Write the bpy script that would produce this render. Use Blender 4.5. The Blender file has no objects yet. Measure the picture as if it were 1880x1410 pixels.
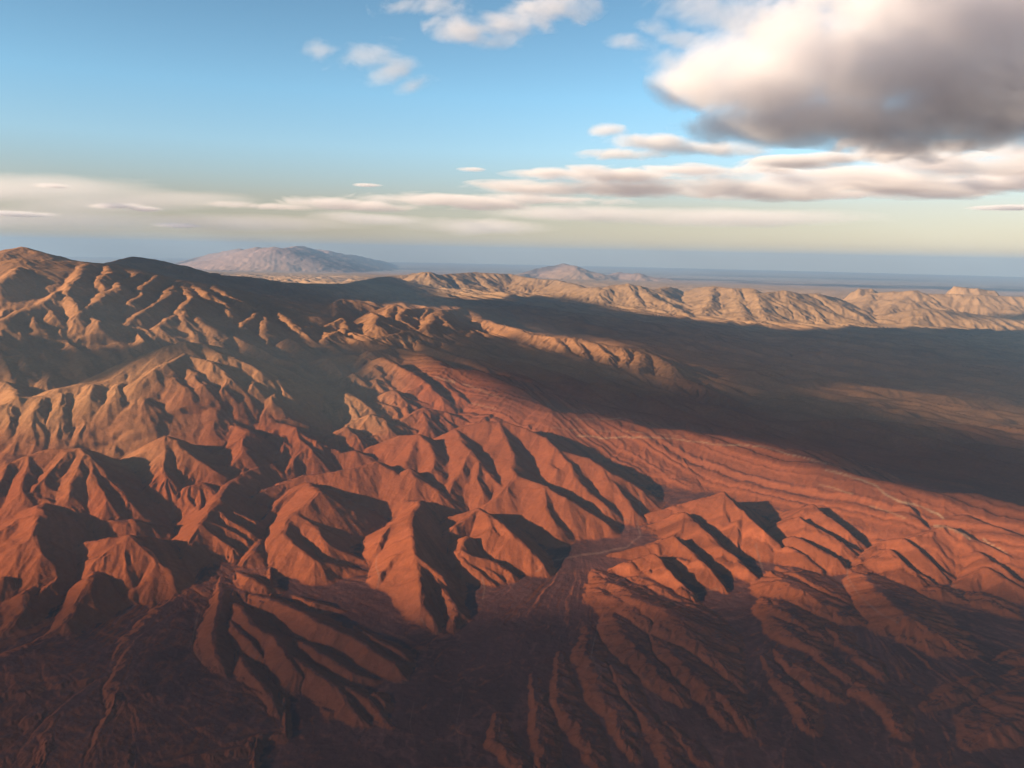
import bpy, math, random
import numpy as np
from mathutils import Matrix, Vector

# ------------------------------------------------------------------ camera
CAM_H = 4000.0                      # metres above the lowest plain
FOC, CX, CY = 1475.0, 940.0, 705.0  # the photograph's focal length and centre, in its own pixels
PITCH, ROLL = math.radians(9.2), math.radians(1.2)
Fw = np.array([0, math.cos(PITCH), -math.sin(PITCH)])
U0 = np.array([0, math.sin(PITCH), math.cos(PITCH)])
R0 = np.array([1.0, 0, 0])
Rt = R0 * math.cos(ROLL) + U0 * math.sin(ROLL)
Up = U0 * math.cos(ROLL) - R0 * math.sin(ROLL)

C = bpy.context.scene.collection
cam = bpy.data.cameras.new('camera')
camo = bpy.data.objects.new('camera', cam)
C.objects.link(camo)
cam.sensor_width = 36.0
cam.lens = 36.0 * FOC / 1880.0
cam.clip_start = 10.0
cam.clip_end = 900000.0
M = Matrix(((Rt[0], Up[0], -Fw[0], 0), (Rt[1], Up[1], -Fw[1], 0), (Rt[2], Up[2], -Fw[2], CAM_H), (0, 0, 0, 1)))
camo.matrix_world = M
bpy.context.scene.camera = camo

# ------------------------------------------------------------------ light
SUN_EL = math.radians(16.0)
SUN_AZ = math.radians(-118.0)       # clockwise from +Y (the view direction): behind and to the left
sdir = Vector((math.sin(SUN_AZ) * math.cos(SUN_EL), math.cos(SUN_AZ) * math.cos(SUN_EL), math.sin(SUN_EL)))
sl = bpy.data.lights.new('sun', 'SUN')
sl.energy = 5.0
sl.angle = math.radians(0.5)
sl.color = (1.0, 0.77, 0.52)
so = bpy.data.objects.new('sun', sl)
so.rotation_euler = (-sdir).to_track_quat('-Z', 'Y').to_euler()
so.location = (0, 0, 20000)
C.objects.link(so)

world = bpy.data.worlds.new('World')
bpy.context.scene.world = world
world.use_nodes = True
wn = world.node_tree
wn.nodes.clear()
sky = wn.nodes.new('ShaderNodeTexSky')
sky.sky_type = 'NISHITA'
sky.sun_disc = False
sky.sun_elevation = SUN_EL
sky.sun_rotation = SUN_AZ
sky.altitude = 3000
sky.air_density = 1.0
sky.dust_density = 1.5
sky.ozone_density = 1.0
bg = wn.nodes.new('ShaderNodeBackground')
bg.inputs['Strength'].default_value = 0.05
wo = wn.nodes.new('ShaderNodeOutputWorld')
tint = wn.nodes.new('ShaderNodeVectorMath'); tint.operation = 'MULTIPLY'
tint.inputs[1].default_value = (1.22, 1.60, 1.58)
wn.links.new(sky.outputs[0], tint.inputs[0])
tcw = wn.nodes.new('ShaderNodeTexCoord'); sx = wn.nodes.new('ShaderNodeSeparateXYZ')
ramp = wn.nodes.new('ShaderNodeValToRGB')
wn.links.new(tcw.outputs['Generated'], sx.inputs[0]); wn.links.new(sx.outputs['Z'], ramp.inputs[0])
els = ramp.color_ramp.elements
els[0].position = 0.0; els[0].color = (.70, .39, .31, 1)
els[1].position = .32; els[1].color = (.72, .74, .73, 1)
for p_, c_ in ((.06, (.87, .50, .40, 1)), (.12, (1.0, .82, .76, 1)), (.18, (.93, .92, .89, 1))):
    e = els.new(p_); e.color = c_
t2 = wn.nodes.new('ShaderNodeVectorMath'); t2.operation = 'MULTIPLY'
wn.links.new(tint.outputs[0], t2.inputs[0]); wn.links.new(ramp.outputs[0], t2.inputs[1])
wn.links.new(t2.outputs[0], bg.inputs[0])
wn.links.new(bg.outputs[0], wo.inputs[0])

sc = bpy.context.scene
sc.view_settings.view_transform = 'Standard'
sc.view_settings.look = 'None'
sc.view_settings.gamma = 1.0
sc.view_settings.use_curve_mapping = False
sc.view_settings.exposure = 1.5
sc.render.engine = 'CYCLES'
sc.cycles.use_denoising = True
sc.cycles.max_bounces = 12
sc.cycles.diffuse_bounces = 2
sc.cycles.volume_bounces = 8
sc.cycles.glossy_bounces = 1
sc.cycles.transmission_bounces = 2
sc.cycles.transparent_max_bounces = 8

# ------------------------------------------------------------------ numpy helpers
f32 = np.float32
def hash2(ix, iy, s):
    h = (ix.astype(np.int64) * 374761393 + iy.astype(np.int64) * 668265263 + s * 974634777) & 0x7fffffff
    h = ((h ^ (h >> 13)) * 1274126177) & 0x7fffffff
    h = (h ^ (h >> 16)) & 0xffffff
    return (h / float(0xffffff)).astype(f32)

def vnoise(x, y, s):
    ix = np.floor(x); iy = np.floor(y)
    fx = (x - ix).astype(f32); fy = (y - iy).astype(f32)
    fx = fx * fx * fx * (fx * (fx * 6 - 15) + 10); fy = fy * fy * fy * (fy * (fy * 6 - 15) + 10)
    ix = ix.astype(np.int64); iy = iy.astype(np.int64)
    a = hash2(ix, iy, s); b = hash2(ix + 1, iy, s); c = hash2(ix, iy + 1, s); d = hash2(ix + 1, iy + 1, s)
    return (a + (b - a) * fx) * (1 - fy) + (c + (d - c) * fx) * fy

def fbm(x, y, s, octv=4, gain=0.5):
    t = 0; a = 1.0; n = 0
    for o in range(octv):
        t = t + a * (vnoise(x, y, s + o) * 2 - 1); n += a
        x = x * 2.03 + 17.1; y = y * 2.03 - 9.7; a *= gain
    return t / n

def ray(px, py):
    """pixel of the photograph -> (azimuth, tangent of the angle below the horizontal)"""
    d = Fw * FOC + Rt * (px - CX) - Up * (py - CY)
    return math.atan2(d[0], d[1]), -d[2] / math.hypot(d[0], d[1])

# distance of the valley floors from the camera (km), by row and by column of the photograph
BX = [0, 470, 940, 1410, 1880]
BT = {  # row : km
 1700: [3.9, 3.9, 3.9, 3.9, 3.9],
 1410: [5.75, 5.75, 5.75, 5.75, 5.75],
 1200: [7.3, 7.4, 7.5, 7.5, 7.5],
 1050: [8.9, 9.2, 9.4, 9.5, 9.5],
 950: [10.2, 10.6, 11.0, 11.2, 11.3],
 850: [11.9, 12.3, 13.0, 13.3, 13.5],
 750: [14.0, 14.4, 15.5, 17.0, 18.0],
 680: [15.6, 16.8, 19.0, 23.0, 25.0],
 620: [17.8, 20.0, 26.0, 32.0, 36.0],
 580: [19.6, 24.0, 34.0, 42.0, 46.0],
 550: [23.5, 31.0, 46.0, 55.0, 60.0],
 530: [32.0, 46.0, 62.0, 70.0, 75.0],
 510: [70.0, 80.0, 90.0, 95.0, 98.0],
 500: [130., 130., 130., 130., 130.],
 493: [175., 175., 175., 175., 175.],
}
BYS = sorted(BT)                                   # from the far rows to the near rows
BTAN = np.array([math.tan(PITCH + math.atan((y - CY) / FOC)) for y in BYS])
BINV = np.array([[1.0 / (v * 1000) for v in BT[y]] for y in BYS])
BAZ = np.array([math.atan((x - CX) / FOC) for x in BX])

def base_r(az, tan):
    c = [np.interp(tan, BTAN, BINV[:, k]) for k in range(5)]
    return 1.0 / float(np.interp(az, BAZ, c))

def base_curve(az):
    inv = np.array([np.interp(az, BAZ, BINV[j]) for j in range(len(BYS))])
    r = 1.0 / inv
    z = CAM_H - r * BTAN
    return r[::-1], z[::-1]                        # near to far

# ------------------------------------------------------------------ ridge lines
# Each line: column, row of the crest in the photograph and how many rows it stands above its foot.
G = {}
def grp(name, slope, *lines):
    # a line may begin with the slope of its own flanks, as m.30
    out = []
    for l in lines:
        v = l.replace('/', ' ').split()
        main = v[0][0] == 'm'
        m = float(v.pop(0)[1:]) if main else slope
        out.append((m, [float(q) for q in v], name in ('left_mountain', 'tan_mountain') and not main))
    G[name] = out

grp('back_peak', .5,
 "m.3 0 466 70/36 454 80/60 462 74/95 470 66/125 481 59/160 492 48")
grp('left_mountain', .62,
 "m.27 40 474 74/90 480 70/150 481 68/205 485 65/240 499 56/268 500 53/310 508 48/338 516 43/352 520 41/390 523 38/420 530 33/455 543 25/482 558 24/495 566 18",
 "38 490 56/18 505 44/0 520 33/-30 550 18",
 "159 484 65/147 505 55/139 517 49/128 545 33/148 565 22/152 580 6",
 "132 530 41/100 538 33/70 556 26/30 572 18/0 590 9/-30 600 4",
 "77 558 24/97 578 15/110 600 4",
 "57 566 21/60 592 15/68 612 4",
 "203 487 63/195 505 48/182 520 37/170 536 22",
 "244 500 55/212 523 41/182 548 30/170 562 25/142 582 16/95 606 4",
 "172 565 24/182 590 13/195 612 3",
 "330 515 43/312 535 36/285 560 25/250 580 16/228 597 5",
 "285 505 52/262 530 37/240 555 24/224 580 7",
 "338 518 43/347 545 33/338 568 26/345 590 18/360 614 4",
 "338 568 26/312 585 18/290 600 9/285 617 2",
 "338 568 26/366 585 21/392 608 11/403 622 3",
 "352 522 40/380 538 31/410 556 19/425 570 6",
 "392 523 38/417 540 31/440 552 22/462 566 9",
 "385 556 15/415 572 15/432 595 4",
 "482 558 24/462 582 16/445 597 13/400 628 2",
 "482 558 24/485 590 13/487 610 10/495 640 4",
 "490 562 19/515 575 11/545 597 4/556 604 1",
 "-60 600 22/-20 618 22/12 640 12/40 655 3",
 "10 655 10/35 652 12/55 668 7/70 682 2",
 "85 695 3/100 690 7/125 700 3")
grp('dark_mountain', .4,
 "m.28 170 495 38/190 490 43/215 482 50/245 472 56/265 475 53/285 477 52/320 487 46/350 497 38/400 505 32/450 508 30/480 512 27/520 518 24/580 521 21/640 521 20/680 513 20/705 508 19/730 506 14")
grp('tan_mountain', .60,
 "m.46 -60 735 28/0 745 28/40 730 33/70 728 35/105 713 42/150 704 45/190 702 47/215 686 52/262 657 66/300 638 78/340 628 82/375 632 75/410 642 60/440 652 46/477 660 24/490 664 8",
 "m.46 190 702 47/215 702 48/258 708 46/272 705 46/300 722 40/330 738 32/365 755 22/395 771 6",
 "15 745 32/14 775 20/3 808 3",
 "72 730 40/62 752 32/48 775 22/32 797 12/15 826 3",
 "66 745 36/60 775 22/68 800 10/72 820 3",
 "110 722 42/108 750 28/112 780 15/115 806 3",
 "160 705 45/163 730 32/166 755 16/165 768 4",
 "215 703 48/205 735 35/185 760 25/160 775 18/142 797 4",
 "205 738 34/212 765 20/222 786 4",
 "252 712 45/262 735 34/266 755 24/282 777 5",
 "252 715 44/240 745 28/225 770 8",
 "335 650 66/300 668 55/282 680 45/262 692 34/250 700 30",
 "290 688 48/318 695 42/340 710 30/356 723 10",
 "320 672 56/350 685 48/370 705 32/381 719 14",
 "350 655 64/385 665 58/405 680 45/418 695 34/408 712 30/425 725 25/440 757 5",
 "408 715 30/395 735 20/405 767 3",
 "375 632 75/400 650 62/430 656 57/452 664 55/475 681 48/507 695 48/525 718 36/545 742 22/565 761 4",
 "507 696 48/500 730 35/490 760 18/484 781 3",
 "475 681 48/462 705 38/455 735 20/451 756 4",
 "512 688 42/530 695 34/553 709 16",
 "30 730 33/28 712 26/10 700 18/-20 700 14",
 "75 702 8/92 690 16/115 700 8")
grp('orange_foothill', .55,
 "-60 880 20/0 860 30/50 838 40/100 825 48/145 822 52/165 840 50/190 862 42/210 885 32/225 905 20/235 922 5",
 "60 838 42/55 865 30/50 885 20/48 905 4",
 "125 830 50/105 862 38/80 885 28/60 905 15/50 914 3",
 "150 838 50/150 865 38/135 890 22/125 907 5",
 "165 845 48/178 875 35/190 905 18/195 922 3",
 "20 850 36/10 880 20/0 900 6",
 "309 801 50/325 810 45/345 830 38/370 850 28/395 866 10",
 "309 801 50/305 835 30/303 862 14/310 877 3",
 "274 862 26/280 885 14/312 897 4",
 "365 787 14/400 779 22/440 783 30/452 793 38/448 820 28/430 845 14/420 857 3",
 "165 812 8/200 800 12/250 790 14/285 783 12/320 790 4",
 "330 915 16/352 893 26/375 887 28/392 900 20/400 916 5",
 "500 775 22/520 778 26/541 786 32/549 808 24/573 826 3",
 "520 800 25/515 830 12/512 846 3",
 "505 790 22/480 812 20/455 842 16/443 866 20/409 900 26/385 930 30/365 965 30/345 1000 20/335 1022 5",
 "560 830 5/500 850 16/455 864 20/443 868 21",
 "410 900 26/395 925 22/400 950 14/380 990 5",
 "200 930 4/235 925 9/258 935 4")
grp('left_foothill', .5,
 "90 920 8/70 928 28/66 948 40/58 965 38/55 990 28/70 1016 5",
 "66 948 38/30 955 28/8 970 22/-20 985 16",
 "-40 1035 10/0 1022 14/30 1010 20/55 998 27/78 1026 6",
 "105 1020 4/160 995 22/200 988 32/238 983 40/262 1005 28/290 1036 4",
 "190 960 12/205 956 20/240 956 22/280 966 5",
 "238 984 38/215 1000 26/190 1020 12/150 1036 3",
 "218 992 32/228 1012 20/234 1034 5",
 "345 1015 10/300 1048 18/280 1065 16/225 1096 3",
 "178 1050 14/172 1062 22/155 1100 18/120 1145 12/80 1172 3",
 "60 1075 4/45 1088 14/47 1115 12/15 1155 4",
 "120 1050 10/90 1075 12/60 1100 8",
 "0 1060 14/-30 1070 14")
grp('alluvial_fan', .17,
 "400 1020 4/330 1095 6/300 1120 6/240 1180 9/190 1240 9/110 1300 12/90 1345 14/75 1410 12/60 1470 9",
 "395 1040 4/330 1120 6/255 1175 10/243 1215 14/225 1250 16/232 1290 16/200 1330 12/190 1345 4",
 "390 1060 4/350 1140 6/300 1200 8/275 1250 10/262 1300 14/265 1335 10/250 1400 6",
 "300 1330 4/240 1350 10/225 1410 10/215 1470 8",
 "300 1150 4/200 1190 6/120 1240 8/60 1300 9/10 1330 8/-50 1370 8",
 "200 1310 4/170 1330 8/160 1410 9/150 1470 8",
 "330 1210 6/335 1240 12/345 1275 6",
 "150 1150 4/60 1190 8/0 1215 9/-60 1230 9",
 "100 1210 4/40 1250 9/-20 1290 9",
 "30 1330 6/0 1390 9/-20 1440 9")
grp('finger_ridge', .52,
 "415 1035 3/410 1060 7/402 1090 12/397 1120 16/392 1150 20/388 1175 21/395 1200 19/408 1235 12/420 1263 3",
 "408 1096 24/445 1125 22/455 1140 22/507 1167 22/530 1200 22/545 1230 17/576 1261 4",
 "398 1125 24/430 1150 19/460 1175 17/480 1200 11/492 1219 2",
 "440 1085 17/490 1100 18/530 1113 20/575 1135 22/592 1146 22/650 1170 19/677 1192 18/717 1214 13/738 1244 2",
 "648 1147 17/685 1172 13/728 1192 10/753 1216 2",
 "530 1165 17/563 1180 18/609 1208 17/649 1234 12/693 1249 2",
 "530 1195 22/543 1205 19/578 1230 18/622 1262 17/640 1290 13/660 1318 8/679 1337 2",
 "630 1256 16/640 1262 14/675 1282 12/700 1315 6/720 1339 2",
 "680 1278 11/690 1275 10/705 1290 7/711 1309 2",
 "425 1180 12/452 1225 17/490 1265 12/505 1300 10/520 1327 2",
 "455 1098 17/475 1107 14/510 1118 11/531 1129 2",
 "530 1092 14/575 1106 12/626 1123 2",
 "595 1300 4/610 1305 5/618 1312 2",
 "430 1045 14/460 1060 17/480 1075 12/500 1080 4",
 "470 1150 10/500 1160 5")
grp('lobed_hill', .50,
 "470 960 3/520 915 14/560 888 26/584 903 42/567 926 36/548 942 28/585 966 25/605 1003 18/667 1027 3",
 "548 942 28/520 975 24/540 1000 24/580 1030 20/630 1040 10/672 1049 2",
 "520 975 20/515 1000 14/500 1030 4",
 "480 985 10/465 1010 12/450 1030 8/470 1045 3",
 "430 960 3/445 925 10/480 900 12/520 890 12",
 "500 930 5/480 955 10/455 985 6",
 "515 887 12/560 874 20/610 868 26/650 862 30/690 850 34/720 868 30/738 880 28/752 864 38/768 880 28/790 890 16/806 901 3",
 "600 838 5/625 832 12/655 826 18/682 838 6")
grp('castle_hill', .62,
 "720 920 6/775 920 26/758 945 42/760 985 46/768 1020 42/785 1035 36/812 1060 22/836 1092 5",
 "768 1030 36/775 1075 28/780 1110 20/800 1135 10/805 1162 2",
 "758 948 42/720 965 28/700 1000 18",
 "765 1000 44/730 1020 28/705 1050 16",
 "800 1060 24/830 1100 14/845 1125 10/832 1157 3",
 "775 922 26/800 943 18/816 967 3",
 "795 970 14/830 950 22/878 934 36/915 955 39/945 985 36/975 1010 24/1001 1036 4",
 "898 948 38/905 972 34/925 988 30/952 1012 20/986 1042 3",
 "878 936 36/840 965 26/810 990 14/800 1010 5",
 "860 985 30/850 1010 27/870 1022 26/910 1032 20/942 1056 3",
 "838 1010 22/855 1030 22/885 1050 14/908 1076 3",
 "880 1035 18/905 1050 12/925 1068 3")
grp('red_mountain', .55,
 "690 818 14/735 801 34/770 799 43/790 814 42/800 835 34/798 862 12/810 873 3",
 "770 799 42/760 825 30/745 850 14",
 "820 797 32/850 785 45/895 774 57/930 777 57/968 788 56/1005 804 53/1025 820 50/1050 850 42/1065 880 34/1085 905 20/1110 931 4",
 "840 790 42/848 803 46/862 828 46/885 850 40/905 870 30/928 895 15/941 907 3",
 "862 828 46/850 860 32/835 885 18/830 905 5",
 "885 850 40/880 880 24/890 905 8",
 "913 776 58/920 800 55/935 830 47/945 850 43/952 873 40/1005 893 40/1036 913 36/1082 944 20/1114 962 3",
 "952 873 40/935 895 30/915 915 15/900 925 4",
 "1000 893 40/1000 930 22/1015 960 5",
 "1025 822 50/1040 828 46/1080 840 44/1120 868 36/1150 885 24/1179 901 6",
 "1105 860 38/1122 885 28/1145 915 12/1159 937 3",
 "1000 845 34/1030 862 36/1052 880 24/1066 902 3",
 "820 900 3/835 893 10/850 900 14/870 900 14/890 905 6",
 "1150 895 8/1180 905 12/1200 925 4")
grp('banded_ridge', .42,
 "735 638 20/790 653 24/820 675 30/876 680 34/950 712 38/1013 755 38/1113 763 38/1184 784 38/1291 796 38/1400 817 40/1516 850 42/1578 876 42/1635 888 42/1720 905 42/1800 908 44/1880 932 42/1960 950 40/2050 985 35",
 "1450 826 38/1522 831 34/1560 845 24/1613 863 3",
 "1080 760 38/1150 770 28/1192 774 10",
 "1690 976 8/1735 950 32/1765 946 38/1815 963 40/1880 985 40/1960 1012 36",
 "1130 846 3/1150 838 12/1185 840 10/1192 851 3",
 "1198 846 3/1225 840 14/1252 852 5",
 "1270 856 3/1300 846 14/1320 854 3",
 "1330 866 3/1350 857 12/1372 867 3",
 "1498 897 4/1522 883 16/1557 907 3",
 "1120 790 30/1150 820 16/1165 840 8",
 "1220 800 32/1240 825 18/1255 845 6",
 "1340 812 34/1345 835 20/1330 855 8",
 "1440 835 34/1420 860 20/1400 880 8",
 "1600 885 36/1590 915 20/1560 945 6",
 "1690 905 36/1670 930 22/1640 960 6")
grp('chevron_hill', .68,
 "1178 947 4/1235 934 19/1290 918 34/1328 906 46/1365 941 38/1400 975 29/1426 1002 6",
 "1328 907 46/1332 950 22/1352 987 4",
 "1365 941 38/1350 965 24/1355 990 10",
 "1183 966 4/1230 955 14/1262 943 34/1290 972 30/1330 1010 20/1370 1045 10/1396 1062 2",
 "1262 943 34/1250 970 17/1235 985 7",
 "1125 1015 4/1190 1001 17/1232 986 29/1262 1010 24/1300 1045 17/1327 1077 5",
 "1125 1045 6/1160 1032 17/1200 1020 26/1228 1050 23/1262 1083 13/1277 1102 4",
 "1200 1020 26/1190 1050 14/1200 1070 5",
 "1424 952 5/1455 940 19/1488 926 36/1520 950 31/1550 975 24/1592 1007 5",
 "1422 972 5/1445 958 19/1468 948 34/1500 970 31/1545 995 24/1582 1017 5",
 "1426 1004 4/1457 986 24/1490 1005 22/1530 1025 14/1552 1037 2",
 "1418 1014 4/1445 1007 17/1475 1020 17/1507 1047 4",
 "1540 1042 2/1590 1010 17/1620 993 26/1680 985 36/1710 976 44/1735 964 47/1765 978 42/1790 990 36/1850 1020 29/1890 1045 17",
 "1556 1044 4/1595 1022 17/1630 1007 30/1655 1030 24/1690 1060 12/1722 1077 2",
 "1660 988 38/1690 1010 31/1720 1040 16/1748 1058 2",
 "1738 1034 4/1765 1020 19/1791 1009 34/1830 1035 30/1880 1070 18/1920 1095 10",
 "1753 1072 4/1785 1055 17/1811 1041 26/1850 1065 22/1900 1092 12/1940 1110 7",
 "1640 1048 7/1670 1043 14/1700 1060 10/1720 1075 2")
grp('wash_hill', .24,
 "1095 1045 3/1121 1065 11/1155 1085 17/1184 1104 19/1218 1118 20/1255 1142 19/1286 1180 14/1320 1217 9/1366 1267 2",
 "1150 1050 6/1180 1056 11/1215 1080 11/1245 1100 8/1262 1115 2",
 "1095 1070 5/1110 1086 9/1140 1102 12/1170 1118 14/1190 1138 12/1220 1165 6/1237 1177 2",
 "1184 1158 9/1229 1193 13/1260 1224 13/1300 1260 11/1340 1290 8/1370 1346 2",
 "1265 1225 8/1300 1270 6/1330 1330 3",
 "1124 1106 8/1140 1140 10/1147 1163 11/1172 1192 10/1206 1226 9/1221 1251 8/1250 1290 2",
 "1082 1150 6/1085 1205 8/1100 1237 8/1105 1275 7/1136 1310 6/1145 1340 5/1166 1392 2",
 "1030 1200 4/1033 1282 6/1058 1325 7/1082 1365 6/1100 1410 4",
 "975 1240 2/990 1290 4/990 1340 5/1000 1400 5/1010 1460 4",
 "1180 1300 5/1212 1350 6/1240 1407 5/1260 1460 4",
 "1228 1330 3/1260 1370 4/1290 1400 3",
 "908 1310 3/912 1360 5/955 1405 5/980 1450 4",
 "1100 1190 5/1140 1240 6/1160 1280 4/1185 1310 2",
 "1400 1082 3/1445 1061 16/1480 1085 16/1515 1110 11/1547 1127 2",
 "1425 1040 5/1465 1050 12/1500 1070 11/1527 1087 2",
 "1395 1100 5/1430 1110 12/1465 1135 11/1492 1157 2",
 "1410 1122 5/1450 1150 11/1480 1175 8/1497 1192 2",
 "1425 1185 5/1450 1210 6/1460 1227 2",
 "1490 1188 5/1530 1220 8/1565 1248 3",
 "1430 1210 5/1480 1230 11/1500 1250 9/1527 1272 2",
 "1400 1200 5/1437 1254 6/1472 1290 6/1487 1332 3",
 "1560 1275 3/1595 1262 8/1635 1300 6/1652 1347 3",
 "1560 1180 2/1590 1210 5/1620 1240 2",
 "1560 1050 5/1600 1060 12/1635 1090 17/1665 1130 19/1700 1155 15/1737 1173 2",
 "1575 1085 5/1600 1110 8/1640 1140 5/1665 1150 2",
 "1700 1087 2/1725 1079 9/1757 1096 2",
 "1778 1084 5/1810 1094 9/1842 1117 2",
 "1775 1376 3/1830 1330 11/1880 1300 12/1940 1280 11",
 "1826 1216 2/1880 1207 6/1930 1200 6",
 "1845 1246 2/1900 1240 6/1950 1238 6",
 "1850 1262 2/1900 1258 6/1950 1255 6",
 "1480 1130 5/1530 1160 6/1560 1190 3",
 "1700 1300 2/1750 1270 5/1800 1250 3")
grp('pass_hill', .5,
 "588 582 4/608 560 18/632 549 25/655 551 25/672 560 18/687 573 8",
 "640 550 25/643 576 6",
 "655 551 25/663 574 8",
 "610 562 18/612 585 5",
 "683 574 14/700 566 22/720 559 29/742 567 28/765 566 28/790 565 29/805 570 27/858 565 22/927 569 6",
 "688 574 26/687 595 20/695 603 14/722 613 3",
 "720 560 29/714 590 16/718 602 5",
 "745 567 28/735 585 20/748 595 14/762 605 5",
 "790 567 28/780 588 18/770 602 5",
 "805 572 28/785 598 20/797 619 5",
 "805 572 28/820 595 20/832 617 3",
 "640 610 4/660 596 12/690 578 20",
 "588 607 4/628 584 20/642 600 12/620 622 4",
 "598 632 3/615 608 14/630 622 6",
 "665 633 6/700 618 14/730 612 18/758 605 21/766 622 10",
 "576 670 4/595 657 15/610 670 10/623 686 2",
 "523 629 5/533 621 15/545 630 12/559 641 2",
 "562 607 3/570 602 6/580 610 2")
grp('red_hill', .5,
 "650 670 6/680 645 23/735 638 20",
 "700 655 26/757 684 28/790 712 24/814 732 6",
 "690 670 22/710 700 14/725 712 4",
 "612 702 6/650 687 20/672 702 5",
 "676 708 8/695 696 18/708 717 4",
 "700 728 8/725 717 20/742 735 14/763 747 3",
 "606 738 4/640 721 20/660 735 18/682 752 4",
 "640 723 20/650 750 10/655 763 3",
 "576 748 2/590 734 14/602 752 3",
 "645 778 6/685 761 20/705 770 14/714 792 3",
 "726 778 6/752 762 14/780 749 20/792 770 10/822 773 3",
 "780 750 20/830 760 14/862 769 3",
 "690 735 10/715 745 10/730 760 4",
 "612 802 8/640 784 17/664 806 6",
 "815 700 20/850 730 16/880 755 6",
 "870 700 24/910 735 18/960 760 8",
 "655 812 4/690 800 8/700 812 3")
grp('middle_ridge', .55,
 "858 566 22/880 585 20/925 596 20/975 614 22/1017 619 26/1055 621 29/1100 631 29/1140 637 29/1175 641 29/1200 653 26/1228 668 24/1245 690 18/1300 715 13/1357 739 3",
 "1055 622 29/1068 648 14/1080 667 4",
 "1020 620 26/1035 645 12/1070 658 13/1112 683 3",
 "1100 633 28/1115 660 14/1130 677 3",
 "1140 639 28/1150 668 12/1166 692 3",
 "1175 644 28/1175 680 14/1192 704 3",
 "1122 690 4/1150 700 6/1163 707 2",
 "960 610 20/965 630 8/955 640 3",
 "1215 663 24/1230 700 8/1260 722 3",
 "900 590 20/905 605 6")
grp('far_range', .42,
 "720 508 16/760 502 23/785 500 28/800 505 23/830 503 25/870 500 28/905 502 28/935 503 28/960 508 25/985 512 25/1020 514 25/1050 521 23/1075 530 21/1095 528 28/1110 533 25/1130 524 32/1150 521 37/1170 525 34/1200 533 28/1225 527 28/1240 530 23/1252 548 5",
 "785 500 28/795 515 14/815 531 2",
 "830 503 25/850 520 12/860 530 3",
 "870 500 28/895 518 14/915 533 3",
 "935 503 28/945 522 12/955 534 3",
 "985 512 25/1000 525 14/1020 537 3",
 "1050 521 23/1060 535 12/1080 546 3",
 "1095 528 28/1105 545 12/1120 557 2",
 "1130 524 32/1125 545 14/1130 560 3",
 "1150 521 37/1165 545 18/1190 567 3",
 "1170 525 34/1200 545 21/1230 560 12/1262 578 2",
 "1225 527 28/1232 540 14/1245 552 3",
 "1278 545 9/1285 528 30/1310 526 39/1350 530 41/1375 530 43/1390 540 39/1410 537 41/1440 534 45/1460 540 39/1495 539 39/1530 546 30/1552 556 12",
 "1310 527 39/1300 560 16/1290 577 3",
 "1350 530 41/1360 560 21/1375 592 3",
 "1390 540 39/1400 570 18/1410 590 5",
 "1440 534 45/1450 560 25/1480 587 5",
 "1495 540 39/1540 560 23/1592 588 3",
 "1558 548 21/1600 538 34/1640 536 40/1680 534 46/1700 540 41/1750 540 44/1800 542 46/1880 545 46/1960 548 46",
 "1600 540 34/1590 560 18/1570 580 5",
 "1680 536 44/1640 560 23/1620 590 3",
 "1620 550 28/1670 557 28/1730 550 34/1790 548 37/1840 560 32/1880 578 23/1940 590 16",
 "1660 572 21/1700 567 28/1760 572 25/1830 583 18/1900 592 12",
 "1690 585 12/1720 590 9/1740 600 3")
grp('pale_mesa', 1.2,
 "1568 536 34/1578 531 40/1600 531 40/1608 536 34",
 "1746 533 46/1757 526 54/1790 530 52/1825 534 49/1832 541 42")
grp('distant_peak', .3,
 "950 504 6/990 492 16/1010 489 20/1035 485 24/1050 487 24/1060 497 14/1082 509 4",
 "1088 511 3/1140 498 14/1170 500 14/1200 507 8/1245 514 2")
grp('distant_mountain', .3,
 "330 483 6/350 477 14/375 471 20/390 467 24/405 462 30/420 461 30/440 457 36/455 459 34/475 454 42/490 455 40/505 452 45/520 455 42/540 452 44/556 453 42/570 457 36/585 456 37/600 461 33/620 463 30/635 467 26/650 468 24/670 473 16/700 478 6",
 "440 457 34/455 472 20/458 488 5", "505 452 44/525 472 24/540 488 5", "556 453 42/580 470 22/600 484 6",
 "600 461 34/630 474 16/650 483 5", "405 462 28/405 480 10", "475 454 40/480 476 18/500 488 6", "420 461 28/430 478 14")
grp('valley_hill', .30,
 "1455 707 4/1500 695 12/1560 705 12/1620 712 14/1680 720 14/1735 726 19/1765 735 14/1800 732 17/1850 742 14/1920 755 12/1990 765 12",
 "1598 758 4/1650 762 8/1750 785 8/1880 810 7/1960 825 6",
 "1536 747 3/1570 740 9/1590 757 2",
 "1795 815 3/1850 820 9/1900 830 8/1960 845 6",
 "1620 738 4/1700 752 7/1800 775 6/1890 790 5",
 "1345 692 3/1400 690 8/1432 706 2",
 "1250 622 4/1350 628 9/1450 638 6/1560 642 2",
 "1480 650 3/1600 652 6/1700 658 9/1880 665 9/1960 668 8",
 "1100 702 2/1200 720 5/1300 745 2",
 "1000 720 4/1100 745 6/1200 762 5/1290 780 2",
 "960 560 3/1050 575 6/1180 590 5/1260 600 2",
 "1300 600 4/1420 612 6/1560 615 4")

def base_at(x, y):
    r = math.hypot(x, y); az = math.atan2(x, y)
    cr, cz = base_curve(az)
    return float(np.interp(r, cr, cz))

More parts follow.
